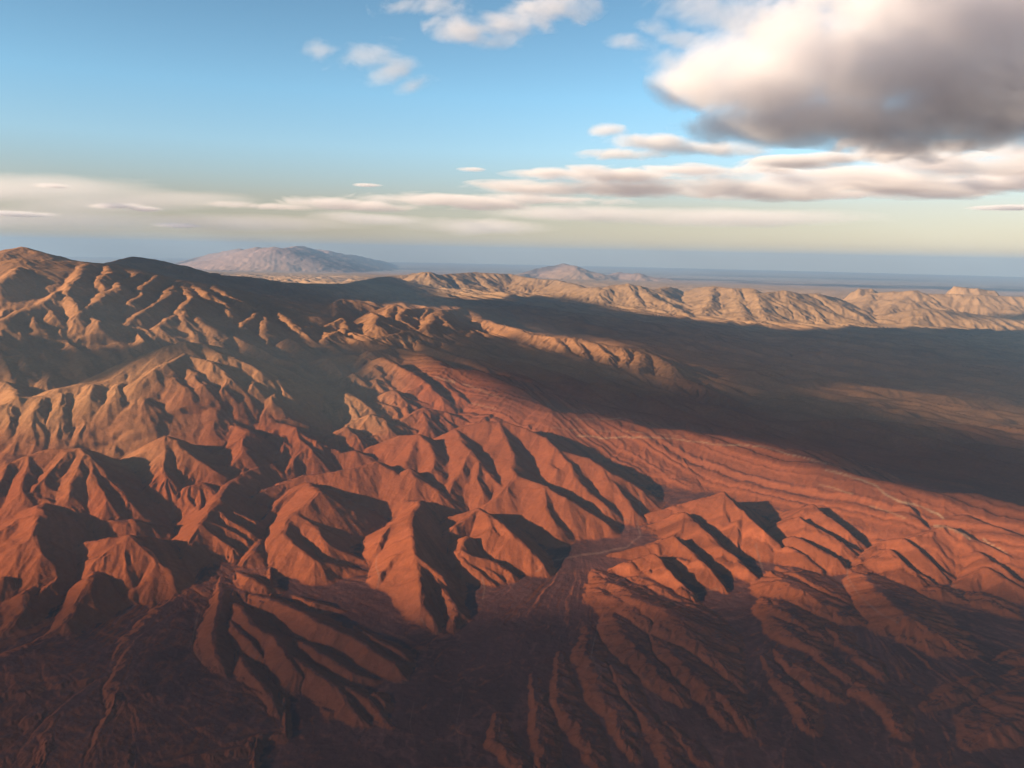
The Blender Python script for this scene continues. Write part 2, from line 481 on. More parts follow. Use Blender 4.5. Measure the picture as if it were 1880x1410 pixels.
def relax(P, smax):
    """a spur that falls faster than its own flanks is brought nearer along the same line of sight"""
    for k in range(1, len(P)):
        a, p = P[k - 1], P[k]
        x, y, z, zb = p
        r0 = math.hypot(x, y)
        f = 1.0
        while f > .86:
            xx, yy = x * f, y * f; zz = CAM_H - (CAM_H - z) * f
            d = math.hypot(xx - a[0], yy - a[1]) + 1
            if (a[2] - zz) / d <= smax: break
            f -= .004
        if f < 1:
            zbb = base_at(xx, yy)
            P[k] = (xx, yy, zz, min(zbb, zz - 5))

SPUR = dict(dark_mountain=.8, far_range=.75, middle_ridge=.8, pass_hill=.9, banded_ridge=1.4, back_peak=.9,
            orange_foothill=1.1, red_hill=1.1, valley_hill=1.2, distant_peak=.8)
rng = random.Random(7)
def spurs(P, slope, gi, spacing):
    """side spurs that branch off a crest and fall to its foot"""
    out = []
    nxt = rng.uniform(.2, .8)
    acc = 0.0
    for a, b in zip(P[:-1], P[1:]):
        ex, ey = b[0] - a[0], b[1] - a[1]
        L = math.hypot(ex, ey) + 1e-6
        lift = (a[2] - a[3] + b[2] - b[3]) / 2
        step = max(lift / slope * spacing * .75, 150)
        if L > 9000: continue
        while nxt * step < L - acc:
            acc += nxt * step
            t = acc / L
            z0 = a[2] + (b[2] - a[2]) * t; zb0 = a[3] + (b[3] - a[3]) * t
            lf = z0 - zb0
            x0, y0 = a[0] + ex * t, a[1] + ey * t
            if lf > 45:
                for sd in ((-1,) if rng.random() < .4 else (1,) if rng.random() < .4 else (-1, 1)):
                    ang = math.radians(rng.uniform(48, 84)) * sd
                    down = 1 if a[2] >= b[2] else -1
                    ux, uy = ex / L * down, ey / L * down
                    dx, dy = ux * math.cos(ang) - uy * math.sin(ang), ux * math.sin(ang) + uy * math.cos(ang)
                    ln = lf / slope * rng.uniform(1.15, 1.75)
                    bend = rng.uniform(-.35, .35)
                    m_ = (x0 + dx * ln * .5 - dy * ln * bend * .3, y0 + dy * ln * .5 + dx * ln * bend * .3, zb0 + lf * rng.uniform(.42, .56), zb0)
                    e_ = (x0 + dx * ln, y0 + dy * ln, zb0 + lf * .03, zb0)
                    s_ = (x0, y0, z0 - lf * .04, zb0)
                    out += [(s_, m_, slope * 1.1, gi), (m_, e_, slope * 1.1, gi)]
                    if lf > 400:
                        for q in (.35, .65):
                            c = tuple(s_[k] + (e_[k] - s_[k]) * q for k in range(3))
                            l2 = (c[2] - zb0)
                            an2 = ang + math.radians(rng.choice((-1, 1)) * rng.uniform(40, 65))
                            d2x, d2y = ux * math.cos(an2) - uy * math.sin(an2), ux * math.sin(an2) + uy * math.cos(an2)
                            ll = l2 / slope * 1.3
                            out.append(((c[0], c[1], c[2], zb0), (c[0] + d2x * ll, c[1] + d2y * ll, zb0 + l2 * .05, zb0), slope * 1.15, gi))
            nxt = rng.uniform(.7, 1.4)
        acc -= L
    return out

def drape(px, py, lift_px):
    """the point on the land already raised, seen at this pixel, plus a little"""
    az, tan = ray(px, py)
    j = int(np.clip(round((az + AZ_MAX) / DAZ), 0, NA - 1))
    zr = CAM_H - rs * tan
    lift = lift_px * rs / FOC
    hit = np.nonzero(zr <= H[:, j] + lift)[0]
    if len(hit) == 0: return None
    k = hit[0]
    return (rs[k] * math.sin(az), rs[k] * math.cos(az), float(zr[k]), float(H[k, j]))

def build_segments(draped):
    segs = []
    for gi, n in enumerate(gnames):
        for slope, l, dr in G[n]:
            if dr != draped: continue
            P = []
            nn = len(l) // 3
            for k in range(nn):
                px, py, rise = l[3 * k:3 * k + 3]
                if dr:
                    t = k / (nn - 1)
                    lp = (.25 if k == 0 else .3 if k == nn - 1 else 1.0) * min(15, 5 + rise * .33)
                    q = drape(px, py, lp)
                    if q: P.append(q)
                    continue
                if k == 0 and n in ('wash_hill', 'finger_ridge', 'alluvial_fan'): rise = 1.0
                az, tan = ray(px, py + rise)
                r = base_r(az, tan)
                az2, tan2 = ray(px, py)
                P.append((r * math.sin(az2), r * math.cos(az2), CAM_H - r * tan2, CAM_H - r * tan))
            if not dr: relax(P, slope * .72)
            for a, b in zip(P[:-1], P[1:]):
                segs.append((a, b, slope, gi))
            if n in SPUR and len(P) > 2:
                segs += spurs(P, slope, gi, SPUR[n])
    return segs

gnames = list(G)
# ------------------------------------------------------------------ height field on a fan of equal angles and growing distances
DAZ = 0.00120
AZ_MAX = math.radians(39)
NA = int(2 * AZ_MAX / DAZ) + 1
azs = np.linspace(-AZ_MAX, AZ_MAX, NA)
rr = [4300.0]
while rr[-1] < 240000:
    r = rr[-1]
    rr.append(r * (1 + (0.0025 if r < 75000 else 0.0025 + (r - 75000) / 75000 * 0.012)))
rs = np.array(rr)
NR = len(rs)
RR, AA = np.meshgrid(rs, azs, indexing='ij')
X = (RR * np.sin(AA)).astype(f32); Y = (RR * np.cos(AA)).astype(f32)
RRf = RR.astype(f32)

Zb = np.empty((NR, NA), f32)
for j, a in enumerate(azs):
    cr, cz = base_curve(a)
    Zb[:, j] = np.interp(rs, cr, cz)
    if a < -.575:                                 # the land falls away beyond the left edge
        Zb[:, j] -= (Zb[:, j] - 500).clip(0) * min((-a - .575) / .1, 1) * .5
far = np.clip((RRf - 110000) / 60000, 0, 1)
Zb = Zb * (1 - far) + 900 * far
print('grid', NR, NA, NR * NA)

# the ridges wander: shift the places where distances are measured
wl = 900.0
wa = np.clip(RRf * 0.0085, 50, 260)
WX = X + wa * fbm(X / wl, Y / wl, 11, 4, .6)
WY = Y + wa * fbm(X / wl + 50, Y / wl, 23, 4, .6)


H = Zb + 18 * fbm(X / 1500, Y / 1500, 5, 4) * np.clip(RRf / 12000, .5, 4)
# the valley floors are not flat: long low ridges along the strike of the beds
ua = X * f32(.63) - Y * f32(.78); ub = X * f32(.78) + Y * f32(.63)
rn = 1 - np.abs(fbm(ua / 5200, ub / 1500, 301, 4, .55)) * 2.2
rn2 = 1 - np.abs(fbm(ua / 2400 + 9, ub / 700, 305, 3, .5)) * 2.2
vm = np.clip((RRf - 13500) / 4000, 0, 1) * np.clip((90000 - RRf) / 30000, 0, 1)
H = H + vm * (np.maximum(rn, 0) ** 1.5 * 230 + np.maximum(rn2, 0) * 70 - 110)
owner = np.full((NR, NA), -1, np.int16)
lnr = np.log(rs)
ASYM = dict(banded_ridge=(.78, 1.5), chevron_hill=(.85, 1.3), wash_hill=(1.2, .8), alluvial_fan=(1.2, .6), valley_hill=(1, .8))
SIDE = [ASYM.get(n, (1.0, 1.0)) for n in gnames]
def fold(a, b, slope, gi):
    zmax = max(a[2], b[2])
    lift = max(a[2] - a[3], b[2] - b[3])
    reach = lift / slope * 1.25 + 250
    xs = (a[0], b[0]); ys = (a[1], b[1])
    ra = math.hypot(a[0], a[1]); rb = math.hypot(b[0], b[1])
    rlo = min(ra, rb) - reach; rhi = max(ra, rb) + reach
    i0, i1 = np.searchsorted(rs, [rlo, rhi])
    if i0 >= i1: return
    ta = math.atan2(a[0], a[1]); tb = math.atan2(b[0], b[1])
    dt = reach / max(rlo, 3000)
    j0, j1 = np.searchsorted(azs, [min(ta, tb) - dt, max(ta, tb) + dt])
    if j0 >= j1: return
    s = (slice(i0, i1), slice(j0, j1))
    px = WX[s] - f32(a[0]); py = WY[s] - f32(a[1])
    ex, ey = b[0] - a[0], b[1] - a[1]
    L2 = ex * ex + ey * ey + 1e-6
    t = np.clip((px * ex + py * ey) / L2, 0, 1)
    dx = px - t * ex; dy = py - t * ey
    d = np.sqrt(dx * dx + dy * dy)
    zr = a[2] + (b[2] - a[2]) * t
    w = (0.0034 if gnames[gi] in ('left_mountain', 'tan_mountain') else 0.0018) * ra
    lf = np.maximum(zr - (a[3] + (b[3] - a[3]) * t), 1)
    side = (ex * py - ey * px) < 0                   # the side that faces the camera and the sun
    m = np.where(side, f32(slope * SIDE[gi][0]), f32(slope * SIDE[gi][1]))
    h = zr - m * (np.sqrt(d * d + w * w) - w)
    # concave foot
    k = np.maximum(lf * 0.10, 4)
    cur = H[s]
    own = owner[s]
    win = h > cur
    own[win & (h > Zb[s] + 6)] = gi
    diff = h - cur
    H[s] = np.where(np.abs(diff) < k, np.maximum(h, cur) + (k - np.abs(diff)) ** 2 / (4 * k) * 0.6, np.maximum(h, cur))
for dr in (False, True):
    for sg in build_segments(dr):
        fold(*sg)

def grads(Hh):
    """world gradient from the polar grid"""
    dHr = np.empty_like(Hh); dHa = np.empty_like(Hh)
    dHr[1:-1] = (Hh[2:] - Hh[:-2]) / (rs[2:] - rs[:-2])[:, None].astype(f32)
    dHr[0] = dHr[1]; dHr[-1] = dHr[-2]
    dHa[:, 1:-1] = (Hh[:, 2:] - Hh[:, :-2]) / f32(2 * DAZ)
    dHa[:, 0] = dHa[:, 1]; dHa[:, -1] = dHa[:, -2]
    dHa = dHa / RRf
    sa = np.sin(AA).astype(f32); ca = np.cos(AA).astype(f32)
    return dHr * sa + dHa * ca, dHr * ca - dHa * sa

def blur(A, n):
    for _ in range(n):
        A = A.copy()
        A[1:-1] = (A[:-2] + 2 * A[1:-1] + A[2:]) / 4
        A[:, 1:-1] = (A[:, :-2] + 2 * A[:, 1:-1] + A[:, 2:]) / 4
    return A

def gullies(Hh, wav, amp, seed, nblur):
    gx, gy = grads(blur(Hh, nblur))
    sl = np.sqrt(gx * gx + gy * gy) + 1e-5
    ux, uy = -gy / sl, gx / sl                       # across the slope
    qx = X / wav; qy = Y / wav
    ix = np.floor(qx); iy = np.floor(qy)
    num = np.zeros_like(Hh); den = np.zeros_like(Hh)
    for oy in (-1, 0, 1):
        for ox in (-1, 0, 1):
            cx = ix + ox; cy = iy + oy
            jx = hash2(cx, cy, seed); jy = hash2(cx, cy, seed + 1); ph = hash2(cx, cy, seed + 2)
            vx = (qx - cx - jx).astype(f32); vy = (qy - cy - jy).astype(f32)
            d2 = vx * vx + vy * vy
            w = np.maximum(1 - d2 / 1.7, 0) ** 2 * 1
            num += w * np.cos(6.2832 * ((vx * ux + vy * uy) * 1.25) + ph * 1.5)
            den += w
    g = num / (den + 1e-3)
    g = 1 - 2 * np.abs(g) ** 1.3                     # round floors, sharper crests
    fade = np.clip((sl - 0.05) / 0.3, 0, 1)
    return Hh + amp * wav * fade * GF * (g * 0.5)

GFD = dict(left_mountain=.4, back_peak=.5, dark_mountain=.6, tan_mountain=.32, orange_foothill=.35, left_foothill=.3, alluvial_fan=.9,
           finger_ridge=.22, lobed_hill=.25, castle_hill=.25, red_mountain=.22, banded_ridge=.3, chevron_hill=.3, wash_hill=.65, pass_hill=.5,
           red_hill=.35, middle_ridge=1.0, far_range=.7, pale_mesa=.5, distant_peak=.8, distant_mountain=.35, valley_hill=.5)
gft = np.array([GFD[n] for n in gnames] + [.35], f32)
GF = blur(gft[owner], 4)
def smooth0(v):
    t = np.clip(v, 0, 1); return t * t * (3 - 2 * t)
res = RRf * 0.0016                                   # what one sample covers
def keep(wav):
    return np.clip((wav / res - 3) / 4, 0, 1)
for wav, amp, seed, nb in ((620, .085, 100, 6), (300, .085, 200, 4), (140, .075, 300, 2), (70, .07, 400, 1)):
    H2 = gullies(H, wav, amp, seed, nb)
    H = H + (H2 - H) * keep(wav)
# larger gullies for the far range
H2 = gullies(H, 1500, .09, 500, 6)
H = H + (H2 - H) * np.clip((RRf - 28000) / 10000, 0, 1) * keep(1500)
# rills on the gentle fans: run with the ground's fall, fine roughness everywhere
rillf = np.clip((14000 - RRf) / 3000, 0, 1) * smooth0((H - Zb - 30) / -30)
def apex(px, py):
    az, tan = ray(px, py); r = base_r(az, tan)
    return r * math.sin(az), r * math.cos(az)
FLOW = np.zeros_like(H)
ws_ = 0
for (px, py), sd in (((1065, 985), 0), ((400, 985), 20), ((1560, 1080), 40)):
    ax_, ay_ = apex(px, py)
    ddx, ddy = X - f32(ax_), Y - f32(ay_)
    dd = np.sqrt(ddx * ddx + ddy * ddy) + 1
    th = np.arctan2(ddx, -ddy)
    q1 = fbm(X / 520, Y / 520, 61 + sd, 4, .6); q2 = fbm(X / 520 + 40, Y / 520, 67 + sd, 4, .6)
    fl = 1 - np.abs(fbm(th * 11 + q1 * .55, dd / 1900 + q2 * .5, 31 + sd, 4, .55)) * 2.6
    wgt = 1 / (dd / 1000) ** 3
    FLOW += fl * wgt * np.clip((dd - 500) / 1500, 0, 1); ws_ = ws_ + wgt
FLOW /= ws_
H = H + rillf * 8 * FLOW
H = H + 3.5 * fbm(X / 90, Y / 90, 71, 3) * np.clip((22000 - RRf) / 8000, 0, 1)

H = H + smooth0((RRf - 70000) / 20000) * (owner >= 0) * (260 * fbm(X / 3200, Y / 3200, 511, 4, .6) - 60)
# tilted beds crop out as ledges on the striped hills
strike = X * f32(.70) + Y * f32(.714) - f32(.10) * (X * f32(.714) - Y * f32(.70))
BED = H - f32(1.05) * strike + 25 * fbm(X / 700, Y / 700, 55, 3)
def bedlayer(p, s):
    u = BED / p
    return vnoise(u, np.full_like(u, s * 7.3), 60 + s)
banded = np.isin(owner, [gnames.index(k) for k in ('chevron_hill', 'banded_ridge', 'castle_hill')]).astype(f32)
banded[owner == gnames.index('castle_hill')] *= .45
banded += .35 * np.isin(owner, [gnames.index(k) for k in ('wash_hill', 'red_hill', 'left_foothill')]).astype(f32)
banded = blur(banded, 3)
b1 = bedlayer(95, 1); b2 = bedlayer(42, 2)
led = smooth0((b2 - .52) * 5)                        # thin hard beds
H = H + banded * ((b1 - .5) * 34 + (b2 - .5) * 12 + led * 7)

gx, gy = grads(H)
nrm = np.stack([-gx, -gy, np.ones_like(gx)], -1)
nrm /= np.linalg.norm(nrm, axis=-1, keepdims=True)

# ------------------------------------------------------------------ colour of the rock (where the beds crop out)
def mix(a, b, t): return a + (b - a) * t[..., None]
def smooth(e0, e1, v):
    t = np.clip((v - e0) / (e1 - e0), 0, 1); return t * t * (3 - 2 * t)
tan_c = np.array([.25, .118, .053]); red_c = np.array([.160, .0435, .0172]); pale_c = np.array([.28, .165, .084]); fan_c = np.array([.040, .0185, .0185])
n1 = fbm(X / 2600, Y / 2600, 81, 4); n2 = fbm(X / 500, Y / 500, 91, 4)
xr = X / RRf
redness = smooth(15200, 12600, RRf + 1500 * n1 + 2600 * np.clip(-xr - .1, 0, 1) * 1.0) 
redness = np.maximum(redness, smooth(21000, 15500, RRf + 1200 * n1) * smooth(-.22, -.10, xr))
col = mix(np.broadcast_to(tan_c, X.shape + (3,)), red_c, redness)
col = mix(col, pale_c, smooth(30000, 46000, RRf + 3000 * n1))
flat = smooth(.30, .07, np.sqrt(gx * gx + gy * gy) + .06 * fbm(X / 260, Y / 260, 95, 3))
lowr = smooth(9800, 7800, RRf + 700 * n1)
flat = np.maximum(flat, .45 * lowr) * smooth(260, 90, H - Zb)
col = mix(col, fan_c, flat * .85 * smooth(16000, 12000, RRf))
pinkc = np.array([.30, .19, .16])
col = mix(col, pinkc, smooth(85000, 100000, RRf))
col = mix(col, np.array([.26, .215, .20]), smooth(80000, 120000, RRf) * (owner < 0))  # far plain paled in its colour, standing in for thicker haze
col = col * (1 + .16 * n2 + .10 * n1)[..., None]
col = col * (1 + banded * ((b1 - .5) * .5 - led * .32 + .1))[..., None]
# pale limestone beds and dry stream beds, each along its own line
dx_ = X; dy_ = Y; dz_ = H - CAM_H
den_ = dx_ * f32(Fw[0]) + dy_ * f32(Fw[1]) + dz_ * f32(Fw[2])
PXX = CX + FOC * (dx_ * f32(Rt[0]) + dy_ * f32(Rt[1]) + dz_ * f32(Rt[2])) / den_
PYY = CY - FOC * (dx_ * f32(Up[0]) + dy_ * f32(Up[1]) + dz_ * f32(Up[2])) / den_
def streak(line, width, c, a, rlo, rhi, br=.0):
    global col
    v = [float(q) for q in line.replace('/', ' ').split()]
    P = list(zip(v[::2], v[1::2]))
    x0 = min(p[0] for p in P) - 6; x1 = max(p[0] for p in P) + 6; y0 = min(p[1] for p in P) - 8; y1 = max(p[1] for p in P) + 8
    sel = (PXX > x0) & (PXX < x1) & (PYY > y0) & (PYY < y1) & (RRf > rlo) & (RRf < rhi)
    if not sel.any(): return
    px, py = PXX[sel], PYY[sel]
    nn_ = fbm(px / 30, py / 30, 401, 3) * 3
    d = np.full(px.shape, 99.0)
    for (xa, ya), (xb, yb) in zip(P[:-1], P[1:]):
        ex, ey = xb - xa, yb - ya
        t = np.clip(((px - xa) * ex + (py + nn_ - ya) * ey) / (ex * ex + ey * ey), 0, 1)
        d = np.minimum(d, np.hypot(px - xa - t * ex, py + nn_ - ya - t * ey))
    wv = np.clip(1.6 - d / (width * .72), 0, 1) * a * .85 * np.clip(.72 + .5 * fbm(px / 22, py / 22, 77, 3), .1, 1.2)
    col[sel] = col[sel] * (1 - wv[:, None]) + np.array(c) * wv[:, None]
LIME = (.30, .18, .105)
for ln, w_, a_ in (("1060 800/1130 804/1180 802/1230 805/1290 814/1340 818/1400 820/1450 835/1516 851", 1.6, .75),
                   ("1516 862/1560 874/1610 893/1622 905/1650 920/1690 930/1720 942/1732 953", 2.2, .95),
                   ("1055 769/1090 770/1140 769", 1.3, .5), ("1010 786/1100 790/1200 796/1270 803", 1.2, .3),
                   ("1505 890/1530 896/1566 906", 1.8, .6), ("1596 928/1640 943/1662 951", 1.8, .5),
                   ("1715 966/1740 968/1765 978/1780 990", 2.4, .9), ("1805 990/1825 1002/1848 1016", 2.2, .7),
                   ("800 690/835 703", 1.8, .6), ("850 705/880 716/920 730", 1.6, .4), ("860 740/910 752", 1.4, .35), ("660 660/680 648/688 662", 1.6, .5),
                   ("78 497/100 499/130 501", 2.2, .5), ("258 535/275 538", 1.8, .4), ("735 632/750 627/764 624", 2.6, .8),
                   ("196 720/213 722", 1.6, .5), ("232 729/248 730", 1.6, .5), ("420 780/470 768", 1, .2)):
    streak(ln, w_, LIME, a_, 5000, 30000)
SILT = (.17, .095, .07)
for ln, w_, a_ in (("1172 905/1176 935/1170 960/1176 985/1150 1005/1100 1015/1050 1022/1010 1032/985 1048", 2.0, .5),
                   ("1105 935/1135 945/1158 958", 1.6, .5), ("1555 1040/1556 1060/1570 1082/1590 1105/1615 1125/1650 1142", 1.8, .65),
                   ("1540 1078/1560 1076", 2, .6), ("1388 1000/1395 1030/1400 1045", 2.2, .6), ("1730 1050/1760 1090/1770 1096", 2, .6),
                   ("352 1185/356 1160/360 1140/366 1120", 1.6, .5), ("350 1175/352 1195/372 1215", 1.4, .3), ("692 1020/690 1040/697 1062/692 1080", 1.8, .6),
                   ("885 1060/890 1080/886 1100", 1.8, .6), ("772 1135/782 1148", 1.8, .5), ("46 1090/44 1112/46 1125", 1.6, .5),
                   ("1268 1096/1300 1085/1325 1078", 1.6, .5), ("1090 1140/1098 1150/1090 1180/1085 1205/1100 1230", 1.4, .35),
                   ("1175 1240/1200 1270/1230 1300/1250 1360", 1.4, .25), ("850 1270/838 1330/845 1370", 1.2, .2), ("760 1290/752 1330/765 1380", 1.2, .25)):
    streak(ln, w_, SILT, a_, 4500, 30000)
# braided washes on the plain: fine pale threads that run with the fall of the ground
br1 = np.clip((.16 - np.abs(FLOW - .15)) * 6, 0, 1); br2 = fbm(X / 420, Y / 1100, 65, 5, .6)
pl = smooth(.24, .10, np.sqrt(gx * gx + gy * gy)) * smooth(15000, 12500, RRf)
col = col * (1 + pl * (.40 * br2 + .45 * br1))[..., None]
col = np.clip(col, .01, .9).astype(f32)

# ------------------------------------------------------------------ materials
def rock_material():
    m = bpy.data.materials.new('rock'); m.use_nodes = True
    nt = m.node_tree; N = nt.nodes; L = nt.links
    b = N['Principled BSDF']; b.inputs['Roughness'].default_value = 1.0; b.inputs['Specular IOR Level'].default_value = 0.0
    at = N.new('ShaderNodeAttribute'); at.attribute_name = 'tone'
    geo = N.new('ShaderNodeNewGeometry')
    n = N.new('ShaderNodeTexNoise'); n.inputs['Scale'].default_value = 1 / 60.0; n.inputs['Detail'].default_value = 6
    n.inputs['Roughness'].default_value = .65
    L.new(geo.outputs['Position'], n.inputs['Vector'])
    mp = N.new('ShaderNodeMapRange'); mp.inputs['From Min'].default_value = .3; mp.inputs['From Max'].default_value = .7
    mp.inputs['To Min'].default_value = .86; mp.inputs['To Max'].default_value = 1.14
    L.new(n.outputs['Fac'], mp.inputs['Value'])
    mul = N.new('ShaderNodeVectorMath'); mul.operation = 'SCALE'
    L.new(at.outputs['Color'], mul.inputs[0]); L.new(mp.outputs[0], mul.inputs['Scale'])
    L.new(mul.outputs[0], b.inputs['Base Color'])
    bu = N.new('ShaderNodeBump'); bu.inputs['Distance'].default_value = 20; bu.inputs['Strength'].default_value = .5
    L.new(n.outputs['Fac'], bu.inputs['Height']); L.new(bu.outputs[0], b.inputs['Normal'])
    return m
ROCK = rock_material()

# ------------------------------------------------------------------ the land, one object for each mountain, hill and plain
def grid_object(name, quad_mask, Xg, Yg, Zg, Ng, Cg, label, cat):
    nr, na = Xg.shape
    qi, qj = np.nonzero(quad_mask)
    if len(qi) == 0: return None
    v0 = qi * na + qj
    quads = np.stack([v0, v0 + 1, v0 + na + 1, v0 + na], -1)

    used, inv = np.unique(quads.ravel(), return_inverse=True)
    co = np.stack([Xg.ravel()[used], Yg.ravel()[used], Zg.ravel()[used]], -1).astype(f32)
    me = bpy.data.meshes.new(name)
    me.vertices.add(len(used)); me.vertices.foreach_set('co', co.ravel())
    nf = len(quads)
    me.loops.add(nf * 4); me.loops.foreach_set('vertex_index', inv.astype(np.int32).ravel())
    me.polygons.add(nf); me.polygons.foreach_set('loop_start', np.arange(0, nf * 4, 4, dtype=np.int32))
    me.polygons.foreach_set('use_smooth', np.ones(nf, bool))
    me.update(calc_edges=True)
    ca = me.attributes.new('tone', 'FLOAT_COLOR', 'POINT')
    c4 = np.ones((len(used), 4), f32); c4[:, :3] = Cg.reshape(-1, 3)[used]
    ca.data.foreach_set('color', c4.ravel())
    me.normals_split_custom_set_from_vertices(Ng.reshape(-1, 3)[used].astype(f32))
    me.materials.append(ROCK)
    o = bpy.data.objects.new(name, me); C.objects.link(o)
    o['kind'] = 'structure'; o['label'] = label; o['category'] = cat
    return o

LABELS = {
 'back_peak': ('bare pointed summit with a shaded far slope at the top of the tan mountain', 'mountain'),
 'left_mountain': ('high tan mountain with many sunlit spurs and shaded ravines', 'mountain'),
 'dark_mountain': ('long dark mountain in cloud shadow on the skyline behind the tan spurs', 'mountain'),
 'tan_mountain': ('lower tan mountain with a row of steep buttresses below its crest', 'mountain'),
 'orange_foothill': ('orange foothills below the tan buttresses, with shaded hollows', 'hill'),
 'left_foothill': ('dim red foothills at the edge of the plain, beside the grey wash', 'hill'),
 'alluvial_fan': ('dark gullied alluvial fan sloping down from the grey wash', 'fan'),
 'finger_ridge': ('dark hill with long red finger ridges running down to the plain', 'hill'),
 'lobed_hill': ('rounded red hill with a deep shaded basin beside it', 'hill'),
 'castle_hill': ('steep orange blocks of layered rock above the central fan', 'hill'),
 'red_mountain': ('bright red mountain with smooth curved spurs', 'mountain'),
 'banded_ridge': ('long red ridge with pale rock bands above the dark valley', 'ridge'),
 'chevron_hill': ('row of striped pointed hills shaped like arrowheads', 'hill'),
 'wash_hill': ('low brown ridges fanning out into the dim plain', 'hill'),
 'pass_hill': ('small sunlit tan hills in the pass', 'hill'),
 'red_hill': ('cluster of small red hills below the striped slope', 'hill'),
 'middle_ridge': ('jagged tan ridge between two dark valleys', 'ridge'),
 'far_range': ('pale sunlit mountain range beyond the dark valley', 'mountain range'),
 'pale_mesa': ('bright flat-topped rock on the far skyline', 'mesa'),
 'distant_peak': ('blue distant peaks with a small sunlit top', 'mountain'),
 'distant_mountain': ('pink distant massif fading into haze', 'mountain'),
 'valley_hill': ('low ridges with streaks of sun in the dark valley', 'hill'),
}
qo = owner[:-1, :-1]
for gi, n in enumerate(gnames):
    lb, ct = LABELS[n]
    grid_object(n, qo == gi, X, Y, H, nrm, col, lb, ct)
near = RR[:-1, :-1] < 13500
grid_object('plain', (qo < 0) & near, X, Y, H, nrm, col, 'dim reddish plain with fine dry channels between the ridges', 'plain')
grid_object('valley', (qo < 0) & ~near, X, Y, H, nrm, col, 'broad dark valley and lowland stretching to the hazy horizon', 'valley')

# ------------------------------------------------------------------ unseen high clouds added towards the sun, shaped to shade the land
def cloud_material(name, dens):
    m = bpy.data.materials.new(name); m.use_nodes = True
    nt = m.node_tree; nt.nodes.clear()
    out = nt.nodes.new('ShaderNodeOutputMaterial'); pv = nt.nodes.new('ShaderNodeVolumePrincipled')
    pv.inputs['Color'].default_value = (.98, .98, .98, 1)
    pv.inputs['Density'].default_value = dens
    pv.inputs['Anisotropy'].default_value = .3
    nt.links.new(pv.outputs[0], out.inputs['Volume'])
    return m

def in_poly(x, y, P):
    inside = np.zeros(x.shape, bool); n = len(P)
    for i in range(n):
        x1, y1 = P[i]; x2, y2 = P[(i + 1) % n]
        c = ((y1 > y) != (y2 > y)) & (x < (x2 - x1) * (y - y1) / (y2 - y1 + 1e-9) + x1)
        inside ^= c
    return inside

def poly_dist(x, y, P):
    d = np.full(x.shape, 1e9); n = len(P)
    for i in range(n):
        x1, y1 = P[i]; x2, y2 = P[(i + 1) % n]
        ex, ey = x2 - x1, y2 - y1
        t = np.clip(((x - x1) * ex + (y - y1) * ey) / (ex * ex + ey * ey + 1e-6), 0, 1)
        d = np.minimum(d, np.hypot(x - x1 - t * ex, y - y1 - t * ey))
    return d

CLOUD_Z = 16500.0
ELEV = (H - CAM_H) / RRf
SEEN = ELEV >= np.maximum.accumulate(ELEV, axis=0) - 2e-4
SEEN &= (PXX > -200) & (PXX < 2080)
VX, VY, VZ, VPX, VPY = X[SEEN], Y[SEEN], H[SEEN], PXX[SEEN], PYY[SEEN]
KS = (CLOUD_Z - VZ) / math.tan(SUN_EL)
TX = VX + KS * math.sin(SUN_AZ); TY = VY + KS * math.cos(SUN_AZ)     # where the sun's ray to each seen point crosses the cloud height
LIT = [
 [(860, 568), (975, 612), (1055, 620), (1175, 640), (1235, 668), (1250, 695), (1360, 740), (1310, 742), (1240, 718), (1170, 702), (1110, 662), (1060, 668), (1020, 643), (955, 640), (905, 608), (870, 585)],
 [(730, 503), (920, 500), (1080, 520), (1240, 528), (1500, 535), (1960, 545), (1960, 600), (1500, 590), (1300, 582), (1080, 550), (930, 540), (790, 535), (735, 525)],
 [(588, 582), (632, 549), (790, 562), (925, 570), (870, 575), (880, 590), (850, 590), (800, 618), (770, 622), (700, 660), (600, 625)],
 [(650, 665), (735, 640), (790, 660), (876, 682), (950, 716), (1013, 757), (1184, 786), (1400, 820), (1516, 853), (1720, 908), (1960, 952), (1960, 1040), (1500, 1000), (1000, 900), (700, 860)],
 [(0, 470), (150, 483), (240, 500), (340, 515), (420, 530), (560, 605), (400, 625), (200, 625), (0, 640)],
 [(-50, 700), (190, 705), (300, 645), (430, 650), (560, 760), (560, 860), (300, 860), (-50, 860)]]
lit_sel = np.zeros(VPX.shape, bool)
for P_ in LIT: lit_sel |= in_poly(VPX, VPY, P_)

